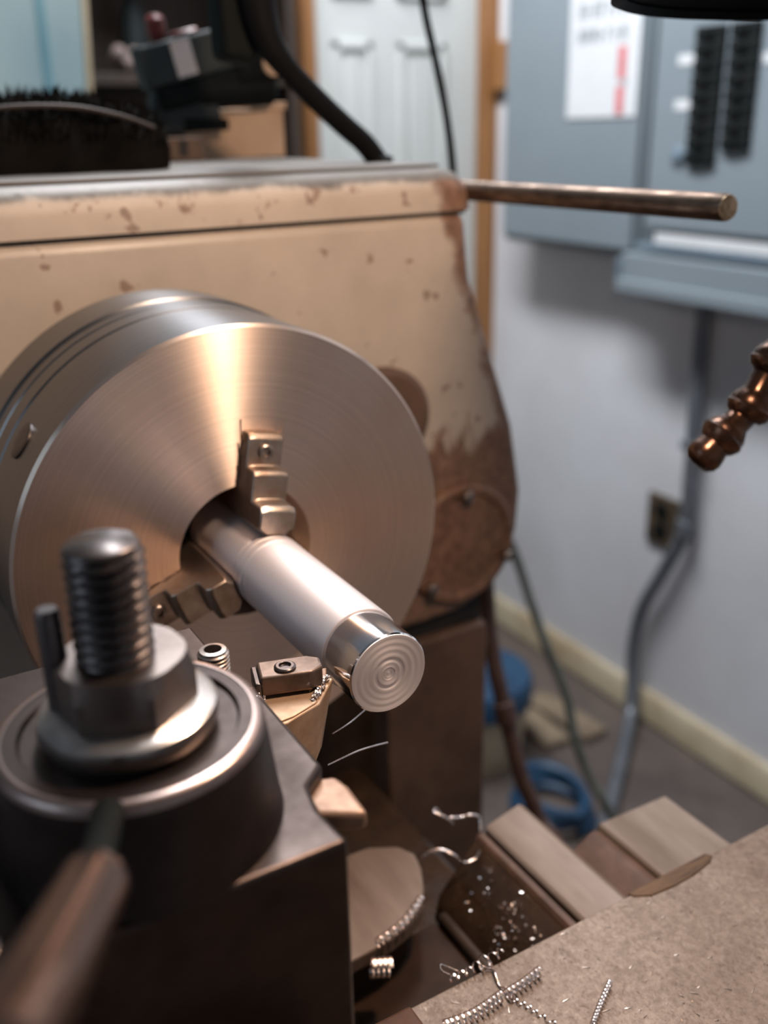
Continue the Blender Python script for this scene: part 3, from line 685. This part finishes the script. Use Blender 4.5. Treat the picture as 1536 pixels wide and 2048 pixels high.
# black machine with grey housing and label
bk = thing('black_power_tool', (-412, 150, TZ), 'black power tool with tilted grey housing and pale label on the headstock top', 'tool')
mk('stand', G().prism([(104, 170), (166, 176), (156, 214), (112, 214)], 'X', -422, -404), 'grey_plastic', bk, bevel=3)
mk('foot', G().box(-428, -402, 100, 132, TZ, 172).box(-428, -402, 132, 168, 174, 183), 'black_plastic', bk, bevel=1.5)
Rk = Matrix.Translation((-411, 143, 227)) @ Matrix.Rotation(rad(13), 4, 'X')
mk('housing', G().box(-11, 11, -42, 40, -15, 15, Rk), 'grey_plastic', bk, bevel=3, seg=3)
mk('label_plate', G().box(11, 11.8, -17, -1, -12, 13, Rk), 'label', bk, label='pale paper label')
mk('lower_housing', G().box(-12, 11, -36, 70, -32, -15, Rk), 'black_plastic', bk, bevel=3)
mk('upper_housing', G().prism([(176, 206), (214, 212), (216, 240), (206, 300), (174, 300)], 'X', -426, -398), 'black_plastic', bk, bevel=5, seg=3)
mk('red_knob', G().rev([(0, 5), (9, 7.5), (16, 7), (19, 4)], Rk @ Vector((-4, -20, 15)), (0.1, -.1, 1), 24), 'red', bk)
mk('red_trigger', G().box(-8, 8, -10, 10, 15, 19, Rk), 'red', bk, bevel=2)
mk('motor', G().rev([(-18, 13), (42, 13), (46, 9)], (-412, 166, 203), (0.05, 1, 0.05), 32), 'black_plastic', bk)
mk('vent_cap', G().rev([(0, 9), (3, 9), (4, 6)], (-397, 206, 222), (1, 0, 0), 20), 'card', bk, label='tan round cap')
# little blue-grey metal clip on the carton
tag(mk('metal_clip', G().rev([(-12, 4), (-8, 6), (8, 6), (12, 3)], (-446, 208, 203), (0, 1, 0.05), 20).box(-452, -440, 190, 224, 195.2, 198), 'bright_steel'), 'small metal clip on top of the cardboard box', 'clip')
g = thing('steel_block', (-395, 120, TZ), 'small rusty steel block beside the cardboard box', 'block')
mk('block_body', G().box(-400, -388, 112, 140, TZ, 170), 'pedestal', g, bevel=1.5)
mk('groove', G().box(-388.6, -387.6, 120, 127, 156, 168), 'hole', g)

# black machine arm, thick column bending down to the headstock top
am = thing('machine_arm', (-215, 200, TZ), 'thick black arm bending down onto the headstock top', 'arm')
pts = smoothpath([(-222, 116, 300), (-222, 118, 250), (-221, 122, 228), (-220, 130, 214), (-220, 145, 199), (-220, 160, 186), (-220, 175, 174), (-220, 188, 164), (-220, 199, TZ - 1)], 6)
nn = len(pts)
mk('hose', G().tube(pts, [13.0 - 6.0 * min(1, i / (nn * 0.42)) for i in range(nn)], 20), 'black_rubber', am)
mk('column', G().prism([(98, 214), (120, 210), (126, 232), (122, 300), (96, 300)], 'X', -252, -228), 'black_plastic', am, bevel=5, seg=3)
mk('foot_ring', G().rev([(0, 9), (3, 9), (4, 7)], (-220, 199, TZ), (0, 0, 1), 24), 'black_plastic', am)

# hanging black cord behind the headstock
hc = tag(mk('power_cord', G().tube(smoothpath([(-420, 270, 1498), (-360, 284, 700), (-328, 293, 330), (-318, 296, 262), (-312, 303, 222), (-308, 310, 184), (-306, 316, 140), (-306, 322, 60), (-310, 330, -60)], 8), 3.0, 10), 'black_rubber'), 'thin black cord hanging down behind the headstock in front of the white door', 'cord')

# ------------------------------------------------------------------ floor clutter right of the pedestal
cd1 = tag(mk('floor_cord', G().tube(smoothpath([(-497, 500, -240), (-496, 540, -319), (-468, 546, -377), (-440, 552, -429), (-412, 560, -481), (-389, 559, -533), (-364, 565, -579), (-342, 577, -616), (-300, 600, -720), (-250, 640, FZ + 8)], 8), 6.0, 10), 'hose'), 'grey green cord hanging from the headstock down to the floor', 'cord')
bp = thing('brown_pipe', (-230, 335, FZ), 'rust brown pipe slanting down beside the brown pedestal', 'pipe')
mk('tube', G().tube(smoothpath([(-285, 338, -180), (-275, 336, -240), (-262, 333, -280), (-238, 332, -332), (-214, 333, -385), (-195, 340, -425), (-160, 352, -520), (-140, 360, FZ + 2)], 8), 7.5, 14), 'brown_pipe', bp)
mk('joint', G().rev([(-10, 10), (10, 10)], (-238, 332, -332), (0.38, .01, -0.9), 18), 'brown_pipe', bp, bevel=1)
# blue and cream jug on the floor
jg = thing('blue_container', (-1060, 890, FZ), 'cream container with a blue lid on the floor behind the bed', 'container')
bc = Vector((-615, 640, 0))
mk('tub', G().rev([(FZ, 92), (FZ + 20, 98), (FZ + 150, 112), (FZ + 155, 106)], (-1060, 890, 0), (0, 0, 1), 40), 'base_cream', jg, origin=WL[jg.name])
mk('lid', G().rev([(FZ + 150, 118), (FZ + 190, 120), (FZ + 205, 112), (FZ + 212, 60)], (-1060, 890, 0), (0, 0, 1), 40), 'blue', jg, origin=WL[jg.name])
jg2 = thing('coiled_hose', (-820, 905, FZ), 'dark blue hose lying coiled on the floor behind the bed', 'hose')
pp = []
for i in range(90):
    a = i * 0.21; r_ = 78 + 8 * sin(i * .37); pp.append((-820 + r_ * cos(a), 905 + r_ * 0.8 * sin(a), FZ + 10 + i * 0.6))
mk('coil', G().tube(pp, 10, 8), 'blue', jg2)
for i, (xa, ya, an, ln) in enumerate(((-1060, 1140, 4, 200), (-1050, 1060, -4, 140), (-620, 740, 5, 200))):
    Rb = Matrix.Translation((xa, ya, FZ + 10)) @ Matrix.Rotation(rad(an), 4, 'Z')
    tag(mk('wooden_board', G().box(-ln / 2, ln / 2, -32, 32, -9, 9, Rb), 'old_board', bevel=2), ['stained pale board on the floor nearest the wall', 'stained pale board on the floor between two others', 'stained pale board on the floor nearest the lathe'][i], 'board', 'boards on the floor')
wb = thing('white_cloth', (-300, 640, FZ), 'white bag lying behind the rear bed way', 'bag')

# ================================================================== swarf
def axisframe(d):
    d = d.normalized(); u = d.orthogonal().normalized(); return d, u, d.cross(u)
def helix(path, rad_, turns, width=0.9, th=0.18, phase=0.0):
    P = smoothpath(path, 30) if len(path) > 2 else [Vector(path[0]).lerp(Vector(path[1]), i / 60) for i in range(61)]
    N = int(turns * 14); pts = []; wv = []; u = None
    for i in range(N + 1):
        t = i / N * (len(P) - 1); i0 = min(int(t), len(P) - 2); c = P[i0].lerp(P[i0 + 1], t - i0)
        d = (P[i0 + 1] - P[i0]).normalized()
        u = d.orthogonal().normalized() if u is None else (u - d * u.dot(d)).normalized()
        w_ = d.cross(u); a = phase + 2 * pi * turns * i / N; r_ = rad_(i / N) if callable(rad_) else rad_
        pts.append(c + (u * cos(a) + w_ * sin(a)) * r_); wv.append(d * width)
    return G().ribbon(pts, wv, th)
SZ = -125
def chip(name, g, label, cat='metal chip'): return tag(mk(name, g, 'chip', smooth=True, angle=60), label, cat, 'curled swarf')
chip('metal_curl', helix([(163, -3, SZ + 2.4), (164.5, 9, SZ + 2.4), (163, 22, SZ + 2.2)], lambda t: 2.1, 12, 0.8), 'tight silver coil of swarf at the bottom edge of the carriage plate')
chip('metal_curl', helix([(163.5, 24, SZ + 2.4), (163, 32, SZ + 2.4), (161.5, 41, SZ + 2.2)], lambda t: 1.9, 8, 0.8), 'silver coil of swarf in the middle of the carriage plate')
chip('metal_curl', helix([(189, 43, SZ + 1.5), (184, 51, SZ + 1.5), (179, 60, SZ + 2.0)], lambda t: 1.1, 13, 0.7), 'straight thin twisted chip standing apart on the carriage plate')
chip('metal_curl', helix([(147, 10, SZ + 2.5), (148, 17, SZ + 3), (148, 25, SZ + 3), (147.5, 34, SZ + 3)], lambda t: 1.4 + 1.6 * math.exp(-((t - .68) / .14) ** 2), 7, 0.7), 'silver curl hanging over the carriage edge')
chip('metal_strand', G().tube(smoothpath([(148, 24, SZ + 2), (151, 27, SZ + 1), (154, 26, SZ + 2.5), (158, 25, SZ + 1), (161, 26, SZ + 2), (164, 27, SZ + 2)], 6), 0.45, 6), 'short wavy strand joining two curls on the plate')
chip('metal_curl', helix([(165, 25, SZ + 1.2), (170, 28, SZ + 1.2), (176, 30, SZ + 1.0), (184, 33, SZ + 1)], lambda t: 0.9, 7, 0.6), 'loose stretched curl at the lower edge of the photo')
chip('metal_loop', G().tube(smoothpath([(145.5, 16, SZ + 1), (142, 12, SZ + 3), (141, 10, SZ + 4), (143, 9.5, SZ + 3), (146, 13, SZ + 1)], 8), 0.4, 6), 'small open loop of swarf over the carriage edge')
# chips on the bed
chip('metal_strand', G().tube(smoothpath([(56, 90, -153.5), (52, 92, -149), (50, 88, -147), (48, 84, -148), (47, 79, -147), (43, 76, -148), (40, 74, -144), (43, 71, -143), (47, 75, -145), (49, 78, -149)], 8), 0.75, 7), 'wavy strand of swarf hooked on the end of the middle bed way')
chip('metal_strand', G().tube(smoothpath([(64, 84, -157), (65, 80, -160), (64, 74, -160), (63, 70, -155), (58, 66, -153), (55, 61, -154), (54, 57, -156)], 8), 0.9, 7), 'thick curved strand of swarf over the dark bed slope')
chip('metal_curl', helix([(88, 12, -157.6), (84, 28, -157.6), (76, 42, -157.6)], lambda t: 2.3, 9, 1.0), 'coil of swarf along the curved edge of the front bed way')
chip('metal_curl', helix([(96, 4, -160), (100, 12, -160)], lambda t: 4.2, 4, 1.6), 'thick blurred coil of swarf beside the tool post')
chip('metal_strand', G().tube(smoothpath([(118.0, -19.5, -20.6), (112.7, -9.8, -22.5), (102.7, 1.7, -26.8)], 6), 0.28, 6), 'thin straight strand of swarf leaning out from the turning tool')
chip('metal_strand', G().tube(smoothpath([(122.0, -23.9, -29.4), (117.5, -8.7, -31.7), (110.6, 6.5, -38.2)], 6), 0.35, 6), 'thin dull strand of swarf low under the turning tool')
g = G()
for q in range(110):
    ty = q % 3
    if ty == 0: p = Vector((random.uniform(70, 118), 0, 0)); s = random.random(); p.y = 65 + 20 * s; p.z = -181.6 + 24.6 * s
    elif ty == 1: p = Vector((random.uniform(90, 140), random.uniform(0, 60), -195.4))
    else: p = Vector((random.gauss(98, 6), 0, 0)); s = min(1, max(0, random.gauss(0.5, .2))); p.y = 65 + 20 * s; p.z = -181.6 + 24.6 * s
    a = random.random() * 6.3; l = random.uniform(0.2, 0.9); d = Vector((cos(a), sin(a), random.uniform(-.2, .6))) * l; s_ = Vector((-sin(a), cos(a), 0.3)) * 0.3
    g.add([p - d - s_, p + d - s_, p + d + s_, p - d + s_ + Vector((0, 0, .5))], [(0, 1, 2, 3)])
o = tag(mk('swarf_flecks', g, 'chip', smooth=False), 'tiny bright swarf flecks strewn over the oily bed ways', 'swarf'); o['kind'] = 'stuff'
g = G()
for q in range(130):
    p = Vector((random.uniform(150, 215), random.uniform(0, 170), SZ + 0.25)); a = random.random() * 6.3; l = random.uniform(0.3, 1.5)
    d = Vector((cos(a), sin(a), 0)) * l; s_ = Vector((-sin(a), cos(a), 0)) * 0.12
    g.add([p - d - s_, p + d - s_, p + d + s_ + Vector((0, 0, .3)), p - d + s_], [(0, 1, 2, 3)])
o = tag(mk('swarf_slivers', g, 'jaw', smooth=False), 'fine dark slivers strewn over the carriage plate', 'swarf'); o['kind'] = 'stuff'
g = G()
for q in range(90):
    s = random.random()
    p = Vector((114.2 + 9.5 * s + random.uniform(-1.2, 0.6), -18.5 - 9.5 * s + random.uniform(-1, 1), -0.7 + random.random() * 1.2)) if q < 68 else Vector((118 + random.uniform(-2, 3), -47 + random.uniform(-2, 3), 1.5 + random.random() * 2))
    g.rev([(-.4, .15), (0, random.uniform(.45, .9)), (.4, .15)], p, (random.random(), random.random(), 1), 6)
o = tag(mk('swarf_crumbs', g, 'chip', smooth=False), 'tiny bright crumbs of swarf on the tip of the turning tool', 'swarf'); o['kind'] = 'stuff'
bpy.data.objects.remove(wb)
